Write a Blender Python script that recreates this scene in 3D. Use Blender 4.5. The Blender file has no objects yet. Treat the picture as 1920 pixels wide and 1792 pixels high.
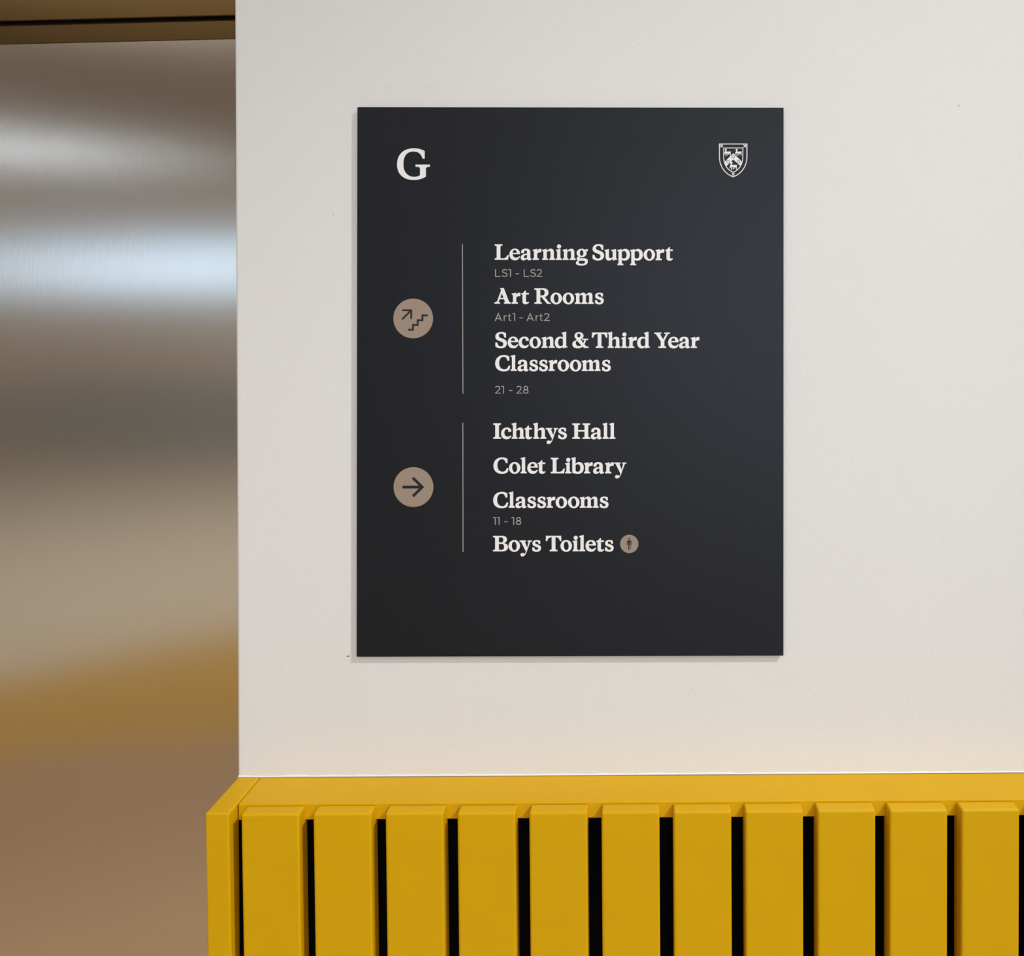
import bpy, bmesh, math, random
from mathutils import Vector, Matrix
from mathutils.geometry import delaunay_2d_cdt

random.seed(7)
scene = bpy.context.scene
COL = scene.collection

# ------------------------------------------------------------------ camera
F_PX, PX0, PY0 = 1700.0, 1200.0, 620.0        # focal length and principal point, in photo pixels
CAM = Vector((0.0, -1.275, 1.5))              # the sign's wall is the plane Y = 0
ROLL = math.radians(-0.36)
cam_data = bpy.data.cameras.new('camera')
cam = bpy.data.objects.new('camera', cam_data)
COL.objects.link(cam)
cam_data.sensor_fit = 'HORIZONTAL'
cam_data.sensor_width = 36.0
cam_data.lens = 36.0 * F_PX / 1920.0
cam_data.shift_x = (960.0 - PX0) / 1920.0
cam_data.shift_y = (PY0 - 896.0) / 1920.0
cam_data.clip_start = 0.02
CAM_ROT = Matrix.Rotation(math.radians(90), 3, 'X') @ Matrix.Rotation(ROLL, 3, 'Z')
cam.matrix_world = Matrix.Translation(CAM) @ CAM_ROT.to_4x4()
scene.camera = cam


def at_y(px, py, Y):
    """point of the plane y = Y that the photograph shows at pixel (px, py)"""
    d = CAM_ROT @ Vector(((px - PX0) / F_PX, -(py - PY0) / F_PX, -1.0))
    return CAM + d * ((Y - CAM.y) / d.y)


# ------------------------------------------------------------------ world, lights, exposure
world = bpy.data.worlds.new('world')
scene.world = world
world.use_nodes = True
world.node_tree.nodes['Background'].inputs[0].default_value = (0.75, 0.85, 1.0, 1)
world.node_tree.nodes['Background'].inputs[1].default_value = 0.3

scene.view_settings.view_transform = 'Standard'
scene.view_settings.look = 'None'
scene.view_settings.exposure = -0.28
scene.view_settings.gamma = 1.0
scene.view_settings.use_curve_mapping = False
scene.cycles.max_bounces = 7
scene.cycles.diffuse_bounces = 5
scene.cycles.glossy_bounces = 3
scene.cycles.adaptive_threshold = 0.025

CEIL = 5.6
HANG = 3.92                                   # height of the added fill lights
KEY = Vector((3.66, -2.35, CEIL - 0.06))


def light(name, kind, loc, energy, color, target=None, **kw):
    d = bpy.data.lights.new(name, kind)
    d.energy = energy
    d.color = color
    for k, v in kw.items():
        setattr(d, k, v)
    o = bpy.data.objects.new(name, d)
    COL.objects.link(o)
    o.location = loc
    if target is not None:
        o.rotation_euler = (Vector(target) - Vector(loc)).to_track_quat('-Z', 'Y').to_euler()
    return o


# spot downlight that throws the sign's crisp shadow to the lower left
light('downlight_lamp', 'SPOT', KEY, 1560, (1.0, 0.985, 0.96), (-0.65, 0, 0.3),
      spot_size=math.radians(26), spot_blend=1.0, shadow_soft_size=0.045)
# daylight through the windows of the far wall (x0, x1, z0, z1) and its power
WINS = [(-8.7, -6.2, 1.95, 2.5), (-6.0, -4.4, 1.92, 2.55), (-0.4, 4.4, 0.5, 3.0)]
for (x0, x1, z0, z1), e, c in zip(WINS, (3.4, 8.5, 125), ((0.36, 0.60, 1.0), (0.38, 0.66, 1.0), (0.66, 0.78, 1.0))):
    light('window_daylight', 'AREA', ((x0 + x1) / 2, -7.93, (z0 + z1) / 2), e, c,
          ((x0 + x1) / 2, 0, (z0 + z1) / 2), shape='RECTANGLE', size=x1 - x0, size_y=z1 - z0)
# bar light high on the far wall
BAR = (-9.0, -6.7, 3.5, 3.62)
light('bar_light', 'AREA', ((BAR[0] + BAR[1]) / 2, -7.90, (BAR[2] + BAR[3]) / 2), 10, (0.72, 0.86, 1.0),
      ((BAR[0] + BAR[1]) / 2, 0, (BAR[2] + BAR[3]) / 2), shape='RECTANGLE', size=BAR[1] - BAR[0], size_y=BAR[3] - BAR[2])
# added fill lights for the ambient level, built as long hung luminaires
FILLS = [(-1.7, -2.8, 3.2, 0.25), (1.7, -3.8, 3.2, 0.25), (-4.0, -4.0, 2.6, 0.25), (1.2, -5.8, 3.2, 0.25)]
for (x, y, sx, sy), e in zip(FILLS, (29, 18, 54, 58)):
    light('fill_light', 'AREA', (x, y, HANG - 0.005), e, (1.0, 0.97, 0.93), (x, y, 0),
          shape='RECTANGLE', size=sx, size_y=sy)


# ------------------------------------------------------------------ materials
def mat(name, base, rough=0.5, metal=0.0, spec=0.5, bump=None, var=None, emit=None, aniso=None):
    m = bpy.data.materials.new(name)
    m.use_nodes = True
    nt = m.node_tree
    b = nt.nodes['Principled BSDF']
    b.inputs['Base Color'].default_value = (*base, 1)
    b.inputs['Roughness'].default_value = rough
    b.inputs['Metallic'].default_value = metal
    b.inputs['Specular IOR Level'].default_value = spec
    tc = nt.nodes.new('ShaderNodeTexCoord')

    def noise(scale, detail=3.0, stretch=(1, 1, 1)):
        mp = nt.nodes.new('ShaderNodeMapping')
        mp.inputs['Scale'].default_value = stretch
        nt.links.new(tc.outputs['Object'], mp.inputs['Vector'])
        n = nt.nodes.new('ShaderNodeTexNoise')
        n.inputs['Scale'].default_value = scale
        n.inputs['Detail'].default_value = detail
        nt.links.new(mp.outputs['Vector'], n.inputs['Vector'])
        return n
    if var:                                    # (scale, amount, stretch): slight unevenness of the colour
        n = noise(var[0], 4, var[2] if len(var) > 2 else (1, 1, 1))
        mr = nt.nodes.new('ShaderNodeMapRange')
        mr.inputs[1].default_value, mr.inputs[2].default_value = 0.25, 0.75
        mr.inputs[3].default_value, mr.inputs[4].default_value = 1 - var[1], 1 + var[1]
        nt.links.new(n.outputs['Fac'], mr.inputs['Value'])
        vm = nt.nodes.new('ShaderNodeVectorMath')
        vm.operation = 'SCALE'
        vm.inputs[0].default_value = base
        nt.links.new(mr.outputs['Result'], vm.inputs['Scale'])
        nt.links.new(vm.outputs['Vector'], b.inputs['Base Color'])
    if bump:                                   # (scale, strength, distance, stretch)
        n = noise(bump[0], 3, bump[3] if len(bump) > 3 else (1, 1, 1))
        bp = nt.nodes.new('ShaderNodeBump')
        bp.inputs['Strength'].default_value = bump[1]
        bp.inputs['Distance'].default_value = bump[2]
        nt.links.new(n.outputs['Fac'], bp.inputs['Height'])
        nt.links.new(bp.outputs['Normal'], b.inputs['Normal'])
    if aniso:
        b.inputs['Anisotropic'].default_value = aniso
        tg = nt.nodes.new('ShaderNodeTangent')
        tg.direction_type = 'UV_MAP'
        tg.uv_map = 'UVMap'
        nt.links.new(tg.outputs['Tangent'], b.inputs['Tangent'])
    if emit:
        m.cycles.emission_sampling = 'NONE'
        b.inputs['Emission Color'].default_value = (*emit[0], 1)
        b.inputs['Emission Strength'].default_value = emit[1]
    return m


M = {
    'plaster': mat('white_wall_paint', (0.785, 0.792, 0.785), 0.6, spec=0.35, bump=(260, 0.19, 0.0012), var=(3.0, 0.012)),
    'caulk': mat('white_caulk', (0.80, 0.80, 0.86), 0.45, bump=(200, 0.3, 0.001)),
    'mark': mat('grey_scuff', (0.55, 0.53, 0.50), 0.8, var=(300, 0.1)),
    'smudge': mat('faint_smudge', (0.755, 0.745, 0.73), 0.7, var=(200, 0.03)),
    'pencil': mat('dark_pencil', (0.06, 0.06, 0.06), 0.7, var=(300, 0.1)),
    'yellow': mat('yellow_lacquer', (0.69, 0.395, 0.001), 0.48, spec=0.18, bump=(420, 0.10, 0.0006), var=(9, 0.03)),
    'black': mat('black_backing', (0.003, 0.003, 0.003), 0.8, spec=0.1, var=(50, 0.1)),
    'panel': mat('charcoal_sign_face', (0.0050, 0.0068, 0.0118), 0.42, spec=0.30, bump=(900, 0.05, 0.0004), var=(30, 0.03)),
    'white_print': mat('white_vinyl', (0.90, 0.90, 0.92), 0.5, spec=0.3, var=(60, 0.01)),
    'grey_print': mat('grey_vinyl', (0.39, 0.37, 0.355), 0.5, spec=0.3, var=(60, 0.01)),
    'taupe': mat('taupe_vinyl', (0.345, 0.27, 0.212), 0.5, spec=0.3, var=(200, 0.03)),
    'dark_print': mat('dark_vinyl', (0.012, 0.014, 0.016), 0.5, spec=0.3, var=(60, 0.02)),
    'steel': mat('brushed_steel', (0.67, 0.62, 0.56), 0.205, metal=1.0, aniso=0.85,
                 bump=(90, 0.11, 0.0008, (9, 9, 0.25)), var=(60, 0.015, (14, 14, 0.3))),
    'steel_shaded': mat('shaded_brushed_steel', (0.115, 0.07, 0.028), 0.3, metal=1.0, aniso=0.8,  # darker copy of the steel: shade and dark reflections put into its colour
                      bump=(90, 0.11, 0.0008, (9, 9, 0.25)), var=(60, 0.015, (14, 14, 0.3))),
    'pale_floor': mat('pale_floor', (0.88, 0.80, 0.66), 0.5, var=(2, 0.05)),
    'floor': mat('brown_floor', (0.60, 0.41, 0.25), 0.5, var=(2, 0.08), bump=(80, 0.1, 0.001)),
    'mustard': mat('mustard_floor', (0.72, 0.43, 0.04), 0.5, var=(2, 0.05)),
    'ceiling': mat('warm_ceiling', (0.50, 0.43, 0.36), 0.8, var=(1.5, 0.03)),
    'beige': mat('beige_wall', (0.70, 0.61, 0.48), 0.7, var=(1.5, 0.03)),
    'grey': mat('grey_dado', (0.29, 0.34, 0.40), 0.6, var=(2, 0.05)),
    'brown': mat('brown_bulkhead', (0.42, 0.31, 0.20), 0.7, var=(1.5, 0.03)),
    'frame': mat('window_frame_paint', (0.45, 0.45, 0.45), 0.5, var=(4, 0.03)),
    'pane': mat('daylit_pane', (0.4, 0.45, 0.5), 0.3, emit=((0.70, 0.85, 1.0), 2.2), var=(2, 0.05)),
    'fitting': mat('white_fitting', (0.75, 0.75, 0.75), 0.5, var=(4, 0.02)),
}


# ------------------------------------------------------------------ mesh helpers
def link(name, me, m, parent=None, loc=(0, 0, 0)):
    if m is not None and len(me.materials) == 0:
        me.materials.append(m)
    o = bpy.data.objects.new(name, me)
    COL.objects.link(o)
    o.location = loc
    if parent is not None:
        o.parent = parent
    return o


def bm_obj(name, bm, m, parent=None, loc=(0, 0, 0), smooth=False):
    bmesh.ops.recalc_face_normals(bm, faces=bm.faces)
    me = bpy.data.meshes.new(name)
    bm.to_mesh(me)
    bm.free()
    if smooth:
        for p in me.polygons:
            p.use_smooth = True
        me.set_sharp_from_angle(angle=math.radians(50))
    return link(name, me, m, parent, loc)


def box_bm(lo, hi, bevel=0.0, seg=2, bm=None):
    own = bm is None
    bm = bm or bmesh.new()
    r = bmesh.ops.create_cube(bm, size=1.0)
    lo, hi = Vector(lo), Vector(hi)
    for v in r['verts']:
        v.co = Vector([(lo[i] + hi[i]) / 2 + v.co[i] * (hi[i] - lo[i]) for i in range(3)])
    if bevel and own:
        bmesh.ops.bevel(bm, geom=bm.edges[:], offset=bevel, segments=seg, profile=0.5, affect='EDGES')
    return bm


def box(name, lo, hi, m, parent=None, bevel=0.0, seg=2, loc=(0, 0, 0)):
    return bm_obj(name, box_bm(lo, hi, bevel, seg), m, parent, loc, smooth=False)


def empty(name, loc):
    o = bpy.data.objects.new(name, None)
    o.empty_display_size = 0.05
    COL.objects.link(o)
    o.location = loc
    return o


def tag(o, label=None, cat=None, kind=None, group=None):
    for k, v in (('label', label), ('category', cat), ('kind', kind), ('group', group)):
        if v:
            o[k] = v
    return o


# ------------------------------------------------------------------ the room
XL = at_y(439.5, 0, 0).x                     # left end of the white wall, runs slightly out of plumb in the photo
XLB = at_y(446.0, 1458, 0).x
bm = bmesh.new()
box_bm((XLB, 0.0, 0.0), (5.0, 0.25, CEIL), bm=bm)
for v in bm.verts:                            # the plastered end follows the photo's edge
    if v.co.x < 0:
        za, zb = at_y(439.5, 0, 0).z, at_y(446, 1458, 0).z
        v.co.x = XLB + (XL - XLB) * (v.co.z - zb) / (za - zb)
edges = [e for e in bm.edges if all(v.co.x < 0 for v in e.verts) and abs(e.verts[0].co.z - e.verts[1].co.z) > 1]
bmesh.ops.bevel(bm, geom=edges, offset=0.0035, segments=3, profile=0.5, affect='EDGES')
wall = bm_obj('wall_back', bm, M['plaster'])
tag(wall, 'white painted wall carrying the dark directory sign', kind='structure')


def decal(name, pts, m, Y, parent, th=0.0003):
    """small raised flat mark on the wall, from photo pixels"""
    bm = bmesh.new()
    f = [bm.verts.new(at_y(x, y, Y)) for x, y in pts]
    b = [bm.verts.new(v.co + Vector((0, th, 0))) for v in f]
    n = len(f)
    bm.faces.new(f)
    bm.faces.new(b[::-1])
    for i in range(n):
        bm.faces.new((f[i], b[i], b[(i + 1) % n], f[(i + 1) % n]))
    return bm_obj(name, bm, m, parent)


def blob(cx, cy, rx, ry, n=10):
    return [(cx + rx * math.cos(2 * math.pi * i / n) * random.uniform(.75, 1.1),
             cy + ry * math.sin(2 * math.pi * i / n) * random.uniform(.75, 1.1)) for i in range(n)]


decal('pencil_mark', [(650.2, 1229.8), (655.5, 1228.9), (655.5, 1230.2), (650.2, 1231.2)], M['pencil'], -0.0002, wall)
for cx, cy, r in ((625, 402, 1.5), (1798, 198, 1.8), (1296, 1292, 1.2)):
    decal('paint_speck', blob(cx, cy, r, r), M['mark'], -0.0002, wall)

for cx, cy, a in ((727, 163, 6), (763, 160, 7), (800, 165, 5), (690, 164, 5)):
    decal('smudge', blob(cx, cy, a, 2.6, 14), M['smudge'], -0.0001, wall, 0.0002)

# irregular bead of caulk between wall and yellow top board
BT = at_y(1200, 1452.6, 0).z                  # height of the yellow top board
bm = bmesh.new()
prev = None
x = XLB + 0.001
while x < 1.22:
    h = 0.0024 + random.uniform(-0.0006, 0.0009)
    row = [bm.verts.new((x, 0.001, BT + 0.001)), bm.verts.new((x, -0.0016, BT + 0.001)),
           bm.verts.new((x, -0.0012, BT + h * 0.7)), bm.verts.new((x, 0.0, BT + h)), bm.verts.new((x, 0.001, BT + h))]
    if prev:
        for i in range(5):
            bm.faces.new((prev[i], prev[(i + 1) % 5], row[(i + 1) % 5], row[i]))
    prev = row
    x += random.uniform(0.006, 0.016)
bmesh.ops.holes_fill(bm, edges=bm.edges[:], sides=6)
bm_obj('caulk_bead', bm, M['caulk'], wall, smooth=True)

floor = box('floor', (-9.2, -8.2, -0.1), (5.2, 0.6, 0.0), M['floor'])
tag(floor, kind='structure')


def floor_zone(name, pts, m):
    bm = bmesh.new()
    lo = [bm.verts.new((x, y, 0.0)) for x, y in pts]
    hi = [bm.verts.new((x, y, 0.002)) for x, y in pts]
    bm.faces.new(hi)
    for i in range(len(pts)):
        j = (i + 1) % len(pts)
        bm.faces.new((lo[i], lo[j], hi[j], hi[i]))
    bm_obj(name, bm, m, floor)


floor_zone('floor_inlay', [(-1.0, -4.2), (0.2, -2.4), (-1.7, -1.8), (-2.44, -1.6), (-3.4, -1.0), (-4.4, -0.85)], M['mustard'])
floor_zone('floor_inlay', [(-9.0, -8.0), (5.0, -8.0), (5.0, -4.2), (-1.0, -4.2), (-4.4, -0.85), (-9.0, -0.85)], M['pale_floor'])
ceiling = box('ceiling', (-9.2, -8.2, CEIL), (5.2, 0.6, CEIL + 0.1), M['ceiling'])
tag(ceiling, kind='structure')
for (x, y, sx, sy) in FILLS:  # made-up bodies and rods that carry the added fill lights
    box('fill_light_body', (x - sx / 2 - .03, y - sy / 2 - .03, HANG), (x + sx / 2 + .03, y + sy / 2 + .03, HANG + 0.07),
        M['fitting'], ceiling, bevel=0.01)
    for q in (-0.4, 0.4):
        box('fill_light_rod', (x + q * sx - .006, y - .006, HANG + 0.06), (x + q * sx + .006, y + .006, CEIL), M['fitting'], ceiling)
bm = bmesh.new()
bmesh.ops.create_cone(bm, segments=32, radius1=0.10, radius2=0.10, depth=0.05, cap_ends=True)
bm_obj('downlight_body', bm, M['fitting'], ceiling, loc=(KEY.x, KEY.y, CEIL - 0.02), smooth=True)
tag(box('wall_left', (-9.2, -8.2, 0), (-9.0, 0.6, CEIL), M['beige']), kind='structure')
tag(box('wall_right', (5.0, -8.2, 0), (5.2, 0.0, CEIL), M['beige']), kind='structure')


def wall_with_windows():
    bm = bmesh.new()
    xs = [-9.0]
    for (x0, x1, z0, z1) in WINS:
        box_bm((xs[-1], -8.2, 0), (x0, -8.0, CEIL), bm=bm)
        box_bm((x0, -8.2, 0), (x1, -8.0, z0), bm=bm)
        box_bm((x0, -8.2, z1), (x1, -8.0, CEIL), bm=bm)
        xs.append(x1)
    box_bm((xs[-1], -8.2, 0), (5.0, -8.0, CEIL), bm=bm)
    return bm_obj('wall_front', bm, M['beige'])


wf = tag(wall_with_windows(), kind='structure')
for a, b in ((-9.0, -0.5), (4.5, 5.0)):
    box('dado_panel', (a, -8.0, 0.2), (b, -7.96, 1.0), M['grey'], wf)
box('bulkhead', (-9.0, -8.0, 3.05), (5.0, -7.95, CEIL), M['brown'], wf)
box('bar_light_body', (BAR[0], -8.0, BAR[2] - .02), (BAR[1] + .02, -7.91, BAR[3] + .02), M['fitting'], wf)
for i, (x0, x1, z0, z1) in enumerate(WINS):
    w = tag(empty('window_%d' % (i + 1), ((x0 + x1) / 2, -8.05, z0)), kind='structure')
    cx = (x0 + x1) / 2
    bm = bmesh.new()
    t = 0.06
    for lo, hi in (((x0, z0), (x1, z0 + t)), ((x0, z1 - t), (x1, z1)), ((x0, z0), (x0 + t, z1)), ((x1 - t, z0), (x1, z1))):
        box_bm((lo[0] - cx, -0.03, lo[1] - z0), (hi[0] - cx, 0.03, hi[1] - z0), bm=bm)
    bm_obj('window_frame', bm, M['frame'], w)
    n = max(2, round((x1 - x0) / 1.2))
    for k in range(n):
        a = x0 + t + (x1 - x0 - 2 * t) * k / n
        b = x0 + t + (x1 - x0 - 2 * t) * (k + 1) / n
        box('pane', (a + .02 - cx, -0.012, t), (b - .02 - cx, -0.004, z1 - z0 - t), M['pane'], w)
        if k:
            box('mullion', (a - .02 - cx, -0.03, t), (a + .02 - cx, 0.03, z1 - z0 - t), M['frame'], w)

# ------------------------------------------------------------------ steel door in the recess beside the wall
DY = 0.10                                     # door plane at the wall's edge; it turns slightly away to the left
YAW = math.radians(-3.0)
gap_hi = at_y(439, 28, DY - 0.012).z          # underside of the header
leaf_hi = at_y(439, 37, DY).z
DX = at_y(439.5, 700, DY).x + 0.03            # right edge hidden behind the white wall's end
door = empty('door_1', (DX, DY, 0))
door.rotation_euler = (0, 0, YAW)
tag(door, 'brushed stainless steel door left of the white wall', kind='structure')


def uv_x(o):
    me = o.data
    uv = me.uv_layers.new(name='UVMap')
    for p in me.polygons:
        for li in p.loop_indices:
            c = me.vertices[me.loops[li].vertex_index].co
            uv.data[li].uv = (c.x + 0.37 * c.y, c.z)


leaf = box('door_leaf', (-1.25, 0.0, 0.01), (0, 0.04, leaf_hi + 0.03), M['steel'], door, bevel=0.001, seg=1)
uv_x(leaf)
head = box('door_header', (-1.35, -0.012, gap_hi), (0, 0.02, gap_hi + 0.55), M['steel_shaded'], door, bevel=0.001, seg=1)
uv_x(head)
strip = box('shade_strip', (-1.25, -0.0012, leaf_hi - 0.029), (0, 0.01, leaf_hi + 0.02), M['steel_shaded'], door, bevel=0.0008, seg=1)  # thin dark strip standing in for the shaded band under the header
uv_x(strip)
box('header_gap', (-1.30, -0.008, gap_hi - 0.0005), (0, 0.03, gap_hi + 0.02), M['black'], door)
jamb = box('door_jamb', (-1.35, -0.021, 0.0), (-1.252, 0.06, gap_hi - 0.001), M['steel'], door, bevel=0.001, seg=1)
uv_x(jamb)
wl = bmesh.new()
box_bm((-9.0, 0.30, 0), (5.0, 0.5, CEIL), bm=wl)
tag(bm_obj('wall_far', wl, M['beige']), kind='structure')
tag(box('wall_recess', (-9.0, 0.02, 0), (DX - 1.37, 0.30, CEIL), M['beige']), kind='structure')
tag(box('wall_over_door', (DX - 1.37, 0.04, gap_hi + 0.56), (XLB - 0.02, 0.30, CEIL), M['beige']), kind='structure')

# ------------------------------------------------------------------ yellow slatted cover below the sign
D_BACK, D_LIP, D_FRONT = 0.0, -0.0718, -0.0931
cover = empty('slatted_cover', (0.3, -0.045, 0.0))
tag(cover, 'yellow painted slatted wooden cover standing against the white wall', 'radiator cover')
CO = Vector(cover.location)
LEAN = math.tan(math.radians(1.3))            # fronts draw back slightly towards the floor


def cbox(name, lo, hi, m, bevel=0.0, seg=2):
    return box(name, Vector(lo) - CO, Vector(hi) - CO, m, cover, bevel, seg)


ex0 = at_y(446.3, 1458, 0).x
ex1 = at_y(487.2, 1459, 0).x
SZ = BT - 0.0022
DE = D_FRONT + 0.003                          # the outline of an eased edge lies a little behind the face
sx0 = at_y(453.6, 1560, DE).x
pitch = (at_y(1802.0, 1560, DE).x - at_y(453.6, 1560, DE).x) / 10
SW = 108.6 * (CAM.y * -1 + DE) / F_PX
NS = 18                                       # slats
XE = sx0 + NS * pitch - (pitch - SW) + (sx0 - ex1) - 0.0016
# end panel: its front edge leans with the slats
for xa, xb in ((ex0, ex1), (XE + 0.0016, XE + 0.0016 + ex1 - ex0)):
    bm = box_bm((xa, D_FRONT - 0.0035, 0), (xb, -0.0008, BT + 0.0008), 0.0022, 3)
    for v in bm.verts:
        if v.co.y < -0.05:
            v.co.y += (BT - v.co.z) * LEAN
        v.co -= CO
    bm_obj('end_panel', bm, M['yellow'], cover)
cbox('top_board', (ex1 + 0.0016, D_LIP, BT - 0.0217), (XE, -0.0008, BT), M['yellow'], 0.0012, 2)
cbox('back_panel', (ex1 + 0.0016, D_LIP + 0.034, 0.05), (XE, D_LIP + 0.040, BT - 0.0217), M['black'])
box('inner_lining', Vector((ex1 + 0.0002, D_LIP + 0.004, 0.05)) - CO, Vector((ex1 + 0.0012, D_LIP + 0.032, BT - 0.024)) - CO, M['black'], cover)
# slat: eased front edges, thicker below the top board's front edge, where it is notched under it
zl, B1, B2 = BT - 0.0224, D_LIP - 0.0003, D_LIP + 0.0068
prof = [(D_FRONT, 0.04), (D_FRONT, SZ), (B1, SZ), (B1, zl), (B2, zl), (B2, 0.04)]
bm = bmesh.new()
pa = [bm.verts.new((0, y, z)) for y, z in prof]
pb = [bm.verts.new((SW, y, z)) for y, z in prof]
bm.faces.new(pa)
bm.faces.new(pb[::-1])
for i in range(6):
    bm.faces.new((pa[i], pb[i], pb[(i + 1) % 6], pa[(i + 1) % 6]))
ease = [e for e in bm.edges if all(v.co.y < D_LIP - 0.01 or v.co.z > SZ - 1e-5 for v in e.verts)]
bmesh.ops.bevel(bm, geom=ease, offset=0.0030, segments=3, profile=0.5, affect='EDGES')
for v in bm.verts:
    v.co.y += (SZ - v.co.z) * LEAN
    v.co -= Vector((0, CO.y, 0))
bmesh.ops.recalc_face_normals(bm, faces=bm.faces)
sme = bpy.data.meshes.new('slat')
bm.to_mesh(sme)
bm.free()
for k in range(NS):
    s = link('slat', sme, M['yellow'], cover, (sx0 + k * pitch - CO.x + random.uniform(-.0003, .0003), 0, random.uniform(-.0004, .0004)))

# ------------------------------------------------------------------ drawing of print: paths, strokes, boolean painting of polygons


def flat(path, n=9):
    """M L C Q path -> list of points"""
    t = path.replace(',', ' ').split()
    pts, i, cmd = [], 0, None
    while i < len(t):
        if t[i].isalpha():
            cmd = t[i]
            i += 1
            if cmd == 'Z':
                continue
        if cmd in 'ML':
            pts.append((float(t[i]), float(t[i + 1])))
            i += 2
        elif cmd == 'C':
            p0 = pts[-1]
            c = [float(v) for v in t[i:i + 6]]
            i += 6
            for k in range(1, n + 1):
                u = k / n
                a, b2, c2, d = (1 - u) ** 3, 3 * u * (1 - u) ** 2, 3 * u * u * (1 - u), u ** 3
                pts.append((a * p0[0] + b2 * c[0] + c2 * c[2] + d * c[4], a * p0[1] + b2 * c[1] + c2 * c[3] + d * c[5]))
    out = []
    for p in pts:
        if not out or math.dist(p, out[-1]) > 1e-4:
            out.append(p)
    if math.dist(out[0], out[-1]) < 1e-4 and len(out) > 2:
        out.pop()
    return out


def poly(path):
    return ('+', flat(path))


def cut(path):
    return ('-', flat(path))


def rect(x0, y0, x1, y1):
    return ('+', [(x0, y0), (x1, y0), (x1, y1), (x0, y1)])


def ell(cx, cy, rx, ry, sign='+', n=40, tilt=0.0):
    c, s = math.cos(tilt), math.sin(tilt)
    return (sign, [(cx + rx * math.cos(a) * c - ry * math.sin(a) * s, cy + rx * math.cos(a) * s + ry * math.sin(a) * c)
                   for a in [2 * math.pi * i / n for i in range(n)]])


def foot(s0, s1, l, r, y=0.0, d=1, t=8.5, b=7):
    """bracketed serif under (d=1) or over (d=-1) a stem from s0 to s1"""
    k = d
    return poly('M %g %g L %g %g L %g %g C %g %g %g %g %g %g L %g %g C %g %g %g %g %g %g Z' % (
        s0 - l, y, s1 + r, y, s1 + r, y + k * t,
        s1 + r * .5, y + k * (t + 1), s1 + 1, y + k * (t + 2), s1, y + k * (t + b),
        s0, y + k * (t + b),
        s0 - 1, y + k * (t + 2), s0 - l * .5, y + k * (t + 1), s0 - l, y + k * t))


def flag(s0, s1, top, l=8, bottom=0):
    """stem with the slanted flag serif of lower-case letters"""
    return poly('M %g %g L %g %g L %g %g L %g %g L %g %g L %g %g C %g %g %g %g %g %g Z' % (
        s0, bottom, s1, bottom, s1, top, s1 - 4, top, s0 - l, top - 6, s0 - l, top - 12,
        s0 - l * .4, top - 13, s0, top - 14, s0, top - 20))


def stroke(path, w, closed=False, sign='+'):
    p = flat(path)
    n = len(p)
    L, R = [], []
    for i in range(n):
        if closed:
            a, b = p[i - 1], p[(i + 1) % n]
        else:
            a, b = p[max(i - 1, 0)], p[min(i + 1, n - 1)]
        d0 = Vector((p[i][0] - a[0], p[i][1] - a[1]))
        d1 = Vector((b[0] - p[i][0], b[1] - p[i][1]))
        if d0.length < 1e-9:
            d0 = d1
        if d1.length < 1e-9:
            d1 = d0
        d0.normalize()
        d1.normalize()
        n0, n1 = Vector((-d0.y, d0.x)), Vector((-d1.y, d1.x))
        m = (n0 + n1)
        m = m / max(m.length_squared / 2, 0.35) if m.length > 1e-6 else n0
        L.append((p[i][0] + m.x * w / 2, p[i][1] + m.y * w / 2))
        R.append((p[i][0] - m.x * w / 2, p[i][1] - m.y * w / 2))
    if closed:
        return [(sign, L, R)]
    return (sign, L + R[::-1])


def ring(path, w):
    (s, a, b), = stroke(path, w, True)

    def area(q):
        return abs(sum(q[i - 1][0] * q[i][1] - q[i][0] * q[i - 1][1] for i in range(len(q))))
    if area(a) < area(b):
        a, b = b, a
    return [('+', a), ('-', b)]


def paint(shapes):
    """union/difference of polygons in painting order -> (verts, triangles)"""
    vs, fs = [], []
    for s in shapes:
        q = s[1]
        if sum(q[i - 1][0] * q[i][1] - q[i][0] * q[i - 1][1] for i in range(len(q))) < 0:
            q = q[::-1]                       # the triangulation wants counter-clockwise faces
        fs.append(list(range(len(vs), len(vs) + len(q))))
        vs += [Vector(p) for p in q]
    ov, oe, of, _, _, src = delaunay_2d_cdt(vs, [], fs, 1, 1e-5)
    tris = []
    for f, ids in zip(of, src):
        if ids and shapes[max(ids)][0] == '+':
            tris.append(list(f))
    return [tuple(v) for v in ov], tris


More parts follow.
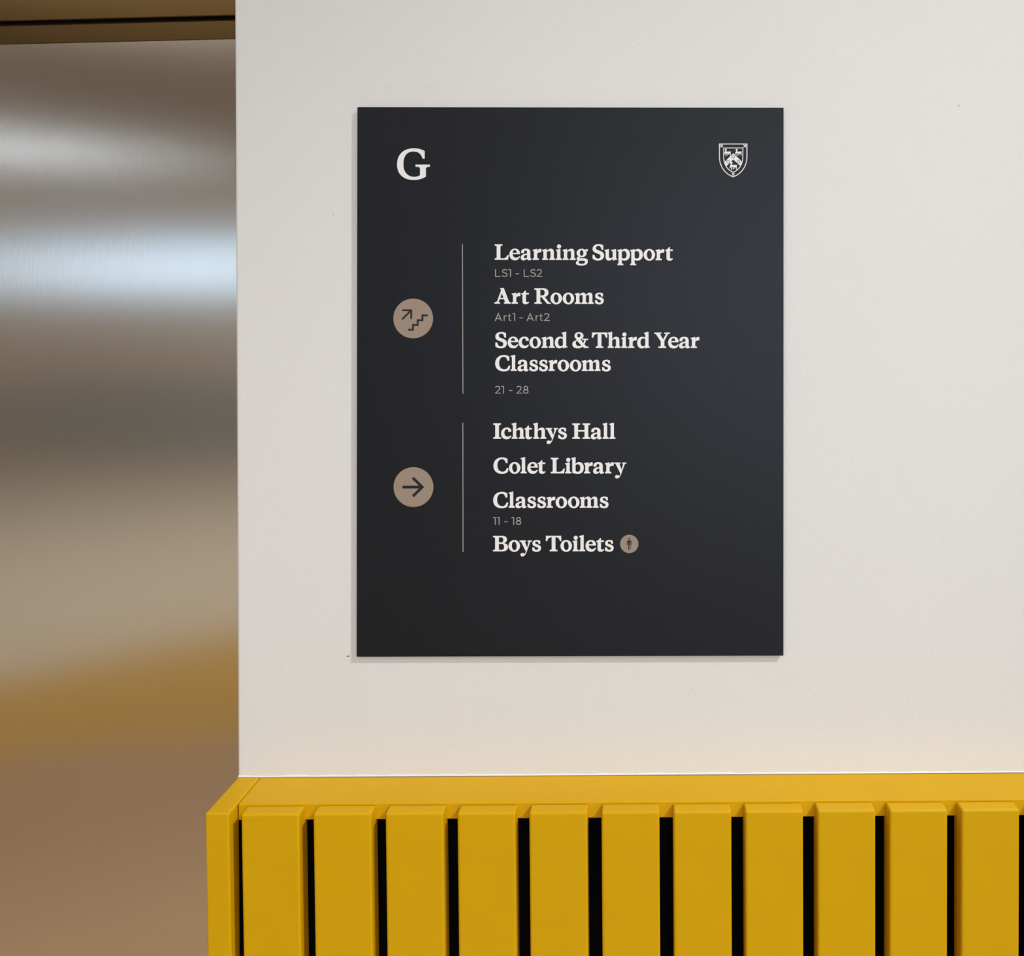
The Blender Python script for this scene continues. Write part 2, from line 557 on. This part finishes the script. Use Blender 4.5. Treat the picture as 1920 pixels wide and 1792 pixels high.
# heavy old-style serif, drawn after the sign's lettering; 100 units = cap height
ST, SL = (13, 37), (8, 29)
S = {
    'L': [rect(13, 0, 37, 100), foot(13, 37, 13, 13, 100, -1), foot(13, 37, 13, 6),
          poly('M 20 0 L 86 0 L 91 31 L 83 31 C 75 16 70 11 56 9.5 L 20 9.5 Z')],
    'I': [rect(13, 0, 37, 100), foot(13, 37, 13, 13, 100, -1), foot(13, 37, 13, 13)],
    'H': [rect(13, 0, 37, 100), foot(13, 37, 13, 13, 100, -1), foot(13, 37, 13, 13),
          rect(79, 0, 103, 100), foot(79, 103, 13, 13, 100, -1), foot(79, 103, 13, 13), rect(30, 47, 86, 57)],
    'A': [poly('M 37 101 L 61 101 L 99 2 L 72 2 L 43 84 C 42 92 40 96 37 98 Z'), poly('M 43 85 L 53 78 L 24 3 L 13 3 Z'),
          rect(26, 29, 76, 38), foot(13, 23, 13, 14, b=5), foot(73, 98, 11, 9, b=4)],
    'R': [rect(14, 0, 38, 100), foot(14, 38, 14, 10), foot(14, 38, 14, 5, 100, -1),
          poly('M 30 100 L 56 100 C 79 100 91 90 91 73 C 91 56 79 44 58 44 L 30 44 Z'),
          cut('M 38 90.5 L 50 90.5 C 61 90.5 67 84 67 72 C 67 60 61 53.5 50 53.5 L 38 53.5 Z'),
          poly('M 38 52 L 62 50 L 93 11 C 96 8 100 7 107 6 L 107 0 L 82 0 L 42 48 Z')],
    'B': [poly('M 30 100 L 58 100 C 80 100 90 91 90 77 C 90 64 82 55 68 53 C 87 51 97 42 97 28 C 97 9 82 0 58 0 L 30 0 Z'),
          cut('M 38 90.5 L 51 90.5 C 62 90.5 67 85 67 74 C 67 63 61 57.5 51 57.5 L 38 57.5 Z'),
          cut('M 38 48 L 54 48 C 66 48 72 41 72 29 C 72 16 66 9.5 54 9.5 L 38 9.5 Z'),
          rect(14, 0, 38, 100), foot(14, 38, 14, 3), foot(14, 38, 14, 3, 100, -1)],
    'T': [rect(37, 0, 61, 100), foot(37, 61, 13, 13),
          poly('M 0 100 L 98 100 L 99 66 L 90 66 C 86 82 80 89 66 90.5 L 32 90.5 C 18 89 12 82 8 66 L -1 66 Z')],
    'Y': [poly('M 7 94 L 34 94 L 63 44 L 63 38 L 41 38 L 41 43 Z'), poly('M 77 94 L 90 94 L 63 44 L 53 50 Z'), rect(41, 0, 64, 46),
          rect(0, 91.5, 45, 100), rect(64, 91.5, 100, 100), foot(41, 64, 16, 12)],
    'C': [poly('M 91 66 L 91 92 C 82 99 70 102.5 56 102.5 C 22 102.5 0 80 0 48 C 0 18 21 -3 54 -3 C 72 -3 84 2 92 8 L 97 34 '
               'L 87 34 C 80 17 72 10 60 10 C 38 10 25 26 25 51 C 25 76 37 91 55 91 C 68 91 74 84 80 66 Z')],
    'S': [poly('M 70 66 L 70 94 C 62 100 53 102.5 40 102.5 C 16 102.5 1 90 1 72 C 1 57 11 49 33 42 C 48 37 52 33 52 25 '
               'C 52 15 45 9 35 9 C 25 9 18 16 12 34 L 1 34 L 1 10 C 10 1 22 -3 36 -3 C 60 -3 75 10 75 30 C 75 46 64 54 44 61 '
               'C 28 66 23 70 23 78 C 23 87 30 92 39 92 C 49 92 54 86 60 66 Z')],
    '&': [ell(43, 78, 29, 24), ell(42, 80, 10.5, 13, '-'),
          poly('M 40 52 C 14 48 0 40 0 24 C 0 7 14 -3 34 -3 C 62 -3 80 16 89 53 L 79 53 C 72 26 62 12 44 12 C 30 12 22 20 22 31 '
               'C 22 40 27 46 38 50 Z'),
          poly('M 18 66 L 50 62 C 60 44 80 18 92 10 L 106 6 L 106 0 L 76 0 C 60 12 34 40 18 66 Z'), rect(63, 51, 102, 59)],
    'a': [poly('M 3 44 L 3 56 C 6 66 17 72.5 33 72.5 C 52 72.5 62 65 62 48 L 62 15 C 62 10 64 9 71 10 L 71 6 C 66 -1 60 -3 54 -3 '
               'C 46 -3 42 2 41 10 L 41 48 C 41 57 38 61 32 61 C 26 61 24 58 22 51 L 20 43 Z'),
          poly('M 43 42 C 20 38 0 34 0 14 C 0 3 8 -3 19 -3 C 29 -3 37 3 43 10 L 43 16 C 38 12 34 10 30 10 C 24 10 21 13 21 19 '
               'C 21 27 28 31 43 33 Z')],
    'b': [flag(7, 28, 104, 7, 2), poly('M 27 60 C 34 69 42 72.5 51 72.5 C 69 72.5 81 57 81 36 C 81 13 67 -3 44 -3 C 34 -3 20 -1 7 4 L 7 12 L 27 30 Z'),
          cut('M 28 52 C 33 57 37 59 42 59 C 53 59 59 50 59 34 C 59 19 53 10 42 10 C 36 10 32 12 28 16 Z')],
    'c': [poly('M 65 45 L 65 58 C 60 68 50 72.5 38 72.5 C 15 72.5 0 56 0 34 C 0 12 14 -3 35 -3 C 50 -3 60 4 66 18 L 61 22 '
               'C 55 16 50 14 43 14 C 29 14 21 24 21 38 C 21 53 28 62 37 62 C 41 62 44 60 45 56 L 47 45 Z')],
    'd': [poly('M 52 -3 L 82 4 L 82 9 L 73 11 L 73 104 L 69 104 L 44 98 L 44 92 C 49 91 52 90 52 84 Z'),
          poly('M 54 60 C 50 68 43 72.5 34 72.5 C 14 72.5 0 56 0 33 C 0 11 12 -3 30 -3 C 40 -3 48 2 54 10 Z'),
          cut('M 52 55 C 48 60 44 62 39 62 C 28 62 21 52 21 36 C 21 20 28 11 38 11 C 44 11 48 13 52 18 Z')],
    'e': [poly('M 68 37 C 68 60 55 72.5 35 72.5 C 14 72.5 0 56 0 34 C 0 12 14 -3 37 -3 C 52 -3 62 5 68 22 L 63 24 '
               'C 57 17 51 14 44 14 C 29 14 21 23 20 37 Z'),
          cut('M 20 45 C 21 57 26 63 34 63 C 43 63 47 56 47 47 L 47 45 Z')],
    'g': [ell(37, 45, 32, 27.5), ell(37, 45, 11.5, 18.5, '-'),
          poly('M 54 62 C 60 69 66 70 77 70 L 77 59 C 73 57 68 56 60 57 Z'),
          poly('M 24 27 C 14 22 5 18 5 9 C 5 3 8 -1 13 -3 C 5 -7 0 -12 0 -19 C 0 -30 14 -36 36 -36 C 62 -36 77 -26 77 -9 '
               'C 77 5 68 11 50 11 L 32 11 C 26 11 24 13 24 16 C 24 19 27 20 33 20 Z'),
          cut('M 24 -4 C 19 -8 17 -12 17 -15 C 17 -21 25 -25 38 -25 C 52 -25 59 -20 59 -13 C 59 -7 55 -4 46 -4 Z')],
    'i': [flag(8, 29, 71), foot(8, 29, 8, 10), ell(20, 87, 13.3, 13.3)],
    'l': [flag(8, 29, 104), foot(8, 29, 8, 10)],
    'n': [flag(8, 29, 71), foot(8, 29, 8, 9), foot(54, 75, 8, 9),
          poly('M 27 54 C 34 64 44 72.5 55 72.5 C 69 72.5 75 64 75 49 L 75 0 L 54 0 L 54 45 C 54 54 51 58 45 58 C 39 58 33 54 27 47 Z')],
    'h': [flag(8, 29, 104), foot(8, 29, 8, 9), foot(54, 75, 8, 9),
          poly('M 27 54 C 34 64 44 72.5 55 72.5 C 69 72.5 75 64 75 49 L 75 0 L 54 0 L 54 45 C 54 54 51 58 45 58 C 39 58 33 54 27 47 Z')],
    'm': [flag(8, 29, 71), foot(8, 29, 8, 9), foot(50, 71, 8, 9), foot(92, 113, 8, 8),
          poly('M 27 54 C 34 64 42 72.5 53 72.5 C 66 72.5 71 64 71 49 L 71 0 L 50 0 L 50 45 C 50 54 48 58 43 58 C 37 58 32 54 27 47 Z'),
          poly('M 69 54 C 76 64 84 72.5 95 72.5 C 108 72.5 113 64 113 49 L 113 0 L 92 0 L 92 45 C 92 54 90 58 85 58 C 79 58 74 54 69 47 Z')],
    'o': [ell(37, 34.7, 37, 38), ell(37, 34.7, 15.8, 28, '-', tilt=0.06)],
    'p': [flag(7, 28, 71, 7, -33), foot(7, 28, 7, 10, -33),
          poly('M 27 60 C 34 69 42 72.5 51 72.5 C 69 72.5 81 57 81 36 C 81 13 67 -3 46 -3 C 38 -3 32 -1 27 3 Z'),
          cut('M 28 52 C 33 57 37 59 42 59 C 53 59 59 50 59 34 C 59 19 53 10 42 10 C 36 10 32 12 28 16 Z')],
    'r': [flag(8, 29, 71), foot(8, 29, 8, 11), poly('M 27 36 C 31 46 38 50 55 49 L 56 69 C 52 71.5 48 72 46 71.5 C 38 70 32 64 27 54 Z')],
    's': [poly('M 52 48 L 52 66 C 46 71 38 72.5 30 72.5 C 12 72.5 2 64 2 51 C 2 40 9 34 25 29 C 36 25 39 23 39 18 C 39 12 34 9 28 9 '
               'C 21 9 17 13 12 25 L 1 25 L 1 6 C 9 0 18 -3 29 -3 C 47 -3 57 7 57 21 C 57 33 50 39 34 44 C 23 48 19 50 19 55 '
               'C 19 60 23 63 29 63 C 36 63 39 60 42 48 Z')],
    't': [poly('M 8 60 L 0 60 L 0 65 C 10 69 18 75 24 85 L 30 85 L 30 70 L 49 70 L 49 60 L 30 60 L 30 20 C 30 13 33 11 38 11 '
               'C 42 11 46 12 49 14 L 50 8 C 45 1 37 -3 28 -3 C 14 -3 8 4 8 16 Z')],
    'u': [poly('M 0 65 L 0 59 C 5 58 7 57 7 52 L 7 20 C 7 5 14 -3 27 -3 C 38 -3 47 3 54 12 L 54 21 C 47 14 42 12 37 12 C 31 12 28 15 28 23 L 28 71 L 24 71 Z'),
          poly('M 43 65 L 43 59 C 49 58 53 57 53 52 L 53 -3 L 81 4 L 81 9 L 74 11 L 74 71 L 70 71 Z')],
    'y': [poly('M 7 66 L 32 66 L 51 18 L 47 -2 L 40 0 Z'), rect(0, 62, 41, 70), rect(52, 62, 79, 70),
          poly('M 59 66 L 71 66 L 46 -2 C 37 -25 30 -33 18 -33 C 11 -33 6 -29 6 -22 C 6 -15 11 -11 18 -11 C 25 -11 29 -14 33 -16 C 36 -14 39 -8 42 2 L 47 16 Z')],
}
W_ = 11.2
# thin geometric sans for the room numbers; 100 units = cap height
N = {
    'L': [stroke('M 6 100 L 6 6 L 70 6', W_)],
    'S': [stroke('M 67 84 C 58 92 48 94 38 94 C 20 94 10 86 10 74 C 10 42 68 62 68 28 C 68 13 56 6 38 6 C 24 6 12 11 4 20', W_)],
    '1': [stroke('M 1 94 L 30 94 L 30 0', W_)],
    '2': [stroke('M 4 80 C 10 90 20 94 32 94 C 50 94 60 86 60 72 C 60 60 54 51 42 40 L 6 6 L 72 6', W_)],
    '8': ring('M 14 72 C 14 44 60 44 60 72 C 60 101 14 101 14 72', W_) + ring('M 8 28 C 8 -2 66 -2 66 28 C 66 58 8 58 8 28', W_),
    'A': [stroke('M 5 0 L 47 96 L 89 0', W_), stroke('M 20 30 L 75 30', W_)],
    'r': [stroke('M 6 72 L 6 0', W_), stroke('M 6 40 C 7 57 18 67 38 66', W_)],
    't': [stroke('M 16 92 L 16 24 C 16 8 26 3 40 10', W_), stroke('M 0 66 L 40 66', W_)],
    '-': [stroke('M 0 40 L 43 40', W_)],
}

# ------------------------------------------------------------------ the directory sign
FRONT, BACK = -0.0060, -0.0030
corners = [(669.8, 200.6), (1469.3, 201.6), (1469.0, 1229.4), (668.4, 1231.4)]
sign = empty('directory_sign', (at_y(1069, 1230, 0).x, 0, at_y(1069, 1230, 0).z))
tag(sign, 'dark charcoal wall directory board with white room names and taupe arrow discs', 'sign')
SO = Vector(sign.location)

bm = bmesh.new()
fr = [bm.verts.new(at_y(x, y, FRONT) - SO) for x, y in corners]
bk = [bm.verts.new(v.co + Vector((0, BACK - FRONT, 0))) for v in fr]
bm.faces.new(fr)
bm.faces.new(bk[::-1])
for i in range(4):
    bm.faces.new((fr[i], bk[i], bk[(i + 1) % 4], fr[(i + 1) % 4]))
bmesh.ops.bevel(bm, geom=bm.edges[:], offset=0.0007, segments=2, profile=0.5, affect='EDGES')
bm_obj('sign_panel', bm, M['panel'], sign)
for px, py in ((760, 300), (1380, 300), (760, 1130), (1380, 1130)):
    p = at_y(px, py, 0) - SO
    box('mounting_pad', (p.x - .03, BACK - 0.0001, p.z - .03), (p.x + .03, 0.0, p.z + .03), M['dark_print'], sign)


def print_mesh(name, tris_list, m, parent, depth, th=0.00022, Y=None):
    """raised print: lists of (verts in photo pixels, triangles) on the sign's face"""
    Y = FRONT if Y is None else Y
    bm = bmesh.new()
    for vs, tris in tris_list:
        f = [bm.verts.new(at_y(x, y, Y - depth) - SO) for x, y in vs]
        for t in tris:
            try:
                bm.faces.new([f[i] for i in t])
            except ValueError:
                pass
    bmesh.ops.recalc_face_normals(bm, faces=bm.faces)
    if sum(f.normal.y for f in bm.faces) > 0:
        bmesh.ops.reverse_faces(bm, faces=bm.faces)
    bnd = [e for e in bm.edges if len(e.link_faces) == 1]
    r = bmesh.ops.extrude_edge_only(bm, edges=bnd)
    for v in [g for g in r['geom'] if isinstance(g, bmesh.types.BMVert)]:
        v.co.y += th
    loose = [v for v in bm.verts if not v.link_faces]
    bmesh.ops.delete(bm, geom=loose, context='VERTS')
    me = bpy.data.meshes.new(name)
    bm.to_mesh(me)
    bm.free()
    return link(name, me, m, parent)


CACHE = {}


def text(name, glyphs, chars, lefts, base, u, m, slope=0.0, label=None):
    out = []
    for ch, lx in zip(chars, lefts):
        key = (id(glyphs), ch)
        if key not in CACHE:
            CACHE[key] = paint(glyphs[ch])
        vs, tr = CACHE[key]
        out.append(([(lx + x * u, base + slope * (lx - 925) - y * u) for x, y in vs], tr))
    return tag(print_mesh(name, out, m, sign, 0.0002), label)


U = 0.2905
text('lettering', S, 'LearningSupport', [927.5, 955.2, 976.3, 998.8, 1016.6, 1042.3, 1055, 1079.8, 1110.8, 1133.6, 1157.7, 1181.7, 1206.7, 1229.2, 1247.3],
     487.0, U, M['white_print'], 0.0024, 'white serif lettering Learning Support')
text('lettering', S, 'ArtRooms', [926.9, 959.5, 977.3, 1001.9, 1032.1, 1055, 1077.9, 1115.4], 569.3, U, M['white_print'], 0.002, 'white serif lettering Art Rooms')
text('lettering', S, 'Second&ThirdYear', [928.5, 952, 972.4, 992.6, 1015.6, 1040.3, 1073.1, 1110.0, 1139.3, 1165, 1177.8, 1194.8, 1227, 1252.7, 1273.2, 1295.2],
     652.0, U, M['white_print'], 0.001, 'white serif lettering Second & Third Year')
text('lettering', S, 'Classrooms', [928.5, 957.5, 970.3, 992.4, 1010.8, 1028.5, 1045.5, 1068.4, 1090.8, 1128.6], 695.3, U, M['white_print'], 0.001,
     'white serif lettering Classrooms under Second & Third Year')
text('lettering', S, 'IchthysHall', [924.8, 939.5, 959.4, 983.1, 999.8, 1023.2, 1046.3, 1073, 1107.8, 1130, 1142.6], 822.5, U, M['white_print'], 0.001,
     'white serif lettering Ichthys Hall')
text('lettering', S, 'ColetLibrary', [925.2, 954.2, 976.2, 988.7, 1008.1, 1032.6, 1059.7, 1071, 1095.1, 1112, 1134.5, 1151.5], 887.2, U, M['white_print'], 0.0005,
     'white serif lettering Colet Library')
text('lettering', S, 'Classrooms', [924.7, 953.9, 966.5, 988.7, 1007.3, 1024.9, 1041.8, 1065, 1087.2, 1124.4], 951.8, U, M['white_print'], 0.0,
     'white serif lettering Classrooms above 11 - 18')
text('lettering', S, 'BoysToilets', [924.3, 953.5, 974.2, 997.8, 1023.7, 1050.9, 1073.6, 1086, 1097.8, 1118.1, 1134], 1033.5, U, M['white_print'], -0.001,
     'white serif lettering Boys Toilets')
UN = 0.1445
text('room_numbers', N, 'LS1-LS2', [928.2, 940.8, 952.8, 966.9, 981.9, 994, 1006.2], 519.0, UN, M['grey_print'], 0, 'thin grey lettering LS1 - LS2')
text('room_numbers', N, 'Art1-Art2', [927.5, 944.4, 952.4, 960.7, 973.9, 987.3, 1004.2, 1011.7, 1020.2], 601.6, UN, M['grey_print'], 0, 'thin grey lettering Art1 - Art2')
text('room_numbers', N, '21-28', [928.3, 939.7, 954.6, 968.3, 980.6], 737.8, UN, M['grey_print'], 0, 'thin grey lettering 21 - 28')
text('room_numbers', N, '11-18', [924.3, 931.4, 945.7, 958.8, 966.9], 983.7, UN, M['grey_print'], 0, 'thin grey lettering 11 - 18')


def zoom(shapes, x0, y0, s):
    """paint shapes drawn in an enlarged crop with origin (x0, y0) and scale s"""
    vs, tr = paint(shapes)
    return ([(x0 + x / s, y0 + y / s) for x, y in vs], tr)


# floor letter
g = [poly('M 1090 858 L 1090 745 C 1040 715 985 705 920 705 C 770 705 675 800 675 945 C 675 1090 770 1178 920 1178 C 1000 1178 1060 1160 1108 1128 '
          'L 1108 1020 C 1108 995 1120 985 1140 983 L 1168 980 L 1168 948 L 952 948 L 952 980 L 990 983 C 1010 985 1020 995 1020 1020 L 1020 1108 '
          'C 995 1125 965 1132 930 1132 C 835 1132 770 1060 770 945 C 770 820 820 752 920 752 C 995 752 1035 785 1058 858 Z')]
tag(print_mesh('floor_letter', [zoom(g, 660, 190, 8.0)], M['white_print'], sign, 0.0002), 'large white serif letter G')

# dividing lines
for x0, y0, x1, y1 in ((867.0, 457.5, 868.0, 738.0), (867.8, 792.5, 868.2, 1034.5)):
    tag(print_mesh('divider_line', [([(x0 - .75, y0), (x0 + .75, y0), (x1 + .75, y1), (x1 - .75, y1)], [[0, 1, 2, 3]])], M['grey_print'], sign, 0.0002),
        'thin grey vertical line')


def disc(name, cx, cy, r, label):
    return tag(print_mesh(name, [([(cx + r * math.cos(a), cy + r * math.sin(a)) for a in [2 * math.pi * i / 72 for i in range(72)]], [list(range(72))])],
                          M['taupe'], sign, 0.0002), label)


d1 = disc('icon_disc', 774.7, 596.9, 37.2, 'taupe disc with stairs and diagonal arrow')
print_mesh('arrow', [zoom([stroke('M 408 702 L 605 505', 40), rect(412, 480, 632, 519), rect(592, 480, 632, 694)], 720, 540, 12.0)],
           M['dark_print'], d1, 0.0003, 0.0001)
print_mesh('stairs', [zoom([stroke('M 542 936 L 651 936 L 651 829 L 758 829 L 758 722 L 865 722 L 865 615 L 983 615', 42)], 720, 540, 12.0)],
           M['dark_print'], d1, 0.0003, 0.0001)
d2 = disc('icon_disc', 775.2, 913.0, 37.3, 'taupe disc with arrow pointing right')
print_mesh('arrow', [zoom([rect(415, 605, 810, 668), stroke('M 648 428 L 860 636 L 648 845', 62)], 720, 860, 12.0)], M['dark_print'], d2, 0.0003, 0.0001)
d3 = disc('icon_disc', 1179.9, 1019.6, 17.1, 'small taupe disc with standing figure')
fig = [ell(893, 600, 52, 44), rect(838, 690, 946, 945), rect(834, 930, 874, 1205), rect(920, 930, 958, 1205),
       poly('M 758 948 L 802 948 L 812 765 L 845 750 L 845 688 L 815 688 C 782 690 766 712 763 750 Z'),
       poly('M 1022 948 L 980 948 L 972 765 L 940 750 L 940 688 L 968 688 C 1000 690 1016 712 1019 750 Z')]
print_mesh('figure', [zoom(fig, 1150, 990, 29.87)], M['dark_print'], d3, 0.0003, 0.0001)

# crest
sh = []
sh += ring('M 503 347 L 1405 347 L 1405 760 C 1405 1050 1250 1310 955 1425 C 660 1310 503 1050 503 760', 27)
sh += ring('M 645 477 L 1270 477 L 1270 760 C 1270 1000 1160 1190 955 1275 C 750 1190 645 1000 645 760', 25)
outline = zoom(sh[:2], 1320, 250, 17.45)
crest = tag(print_mesh('crest', [outline], M['white_print'], sign, 0.0002), 'small white outlined shield crest')
print_mesh('inner_shield', [zoom(sh[2:], 1320, 250, 17.45)], M['white_print'], crest, 0.0002)
chev = [poly('M 957 652 L 1247 928 L 1192 1068 L 957 852 L 730 1075 L 668 935 Z')]
for cx, cy in ((955, 762), (783, 922), (1130, 922)):
    chev += [ell(cx, cy, 54, 54, '-', 24), ell(cx, cy, 37, 37, '+', 24)]
print_mesh('chevron', [zoom(chev, 1320, 250, 17.45)], M['white_print'], crest, 0.0002)
for cx, cy in ((575, 412), (1335, 412), (955, 1342)):
    a = 42
    print_mesh('saltire', [zoom([stroke('M %g %g L %g %g' % (cx - a, cy - a, cx + a, cy + a), 22),
                                 stroke('M %g %g L %g %g' % (cx - a, cy + a, cx + a, cy - a), 22)], 1320, 250, 17.45)], M['white_print'], crest, 0.0002)
hind = ('M 672 545 L 690 508 L 735 508 L 752 535 L 727 550 L 730 590 C 760 605 810 588 850 592 L 887 598 L 862 625 C 874 650 874 685 862 727 '
        'L 843 722 L 848 678 L 820 652 L 778 722 L 756 712 L 785 655 L 738 652 L 732 740 L 708 737 L 710 657 L 692 642 L 680 692 L 660 687 L 670 630 L 686 600 L 696 556 Z')
for dx, dy in ((0, 0), (357, 0), (178, 428)):
    s1 = 1.0 if dy == 0 else 1.12
    pts = [(672 + (x - 672) * s1 + dx, 508 + (y - 508) * s1 + dy) for x, y in flat(hind)]
    print_mesh('hind', [zoom([('+', pts)], 1320, 250, 17.45)], M['white_print'], crest, 0.0002)
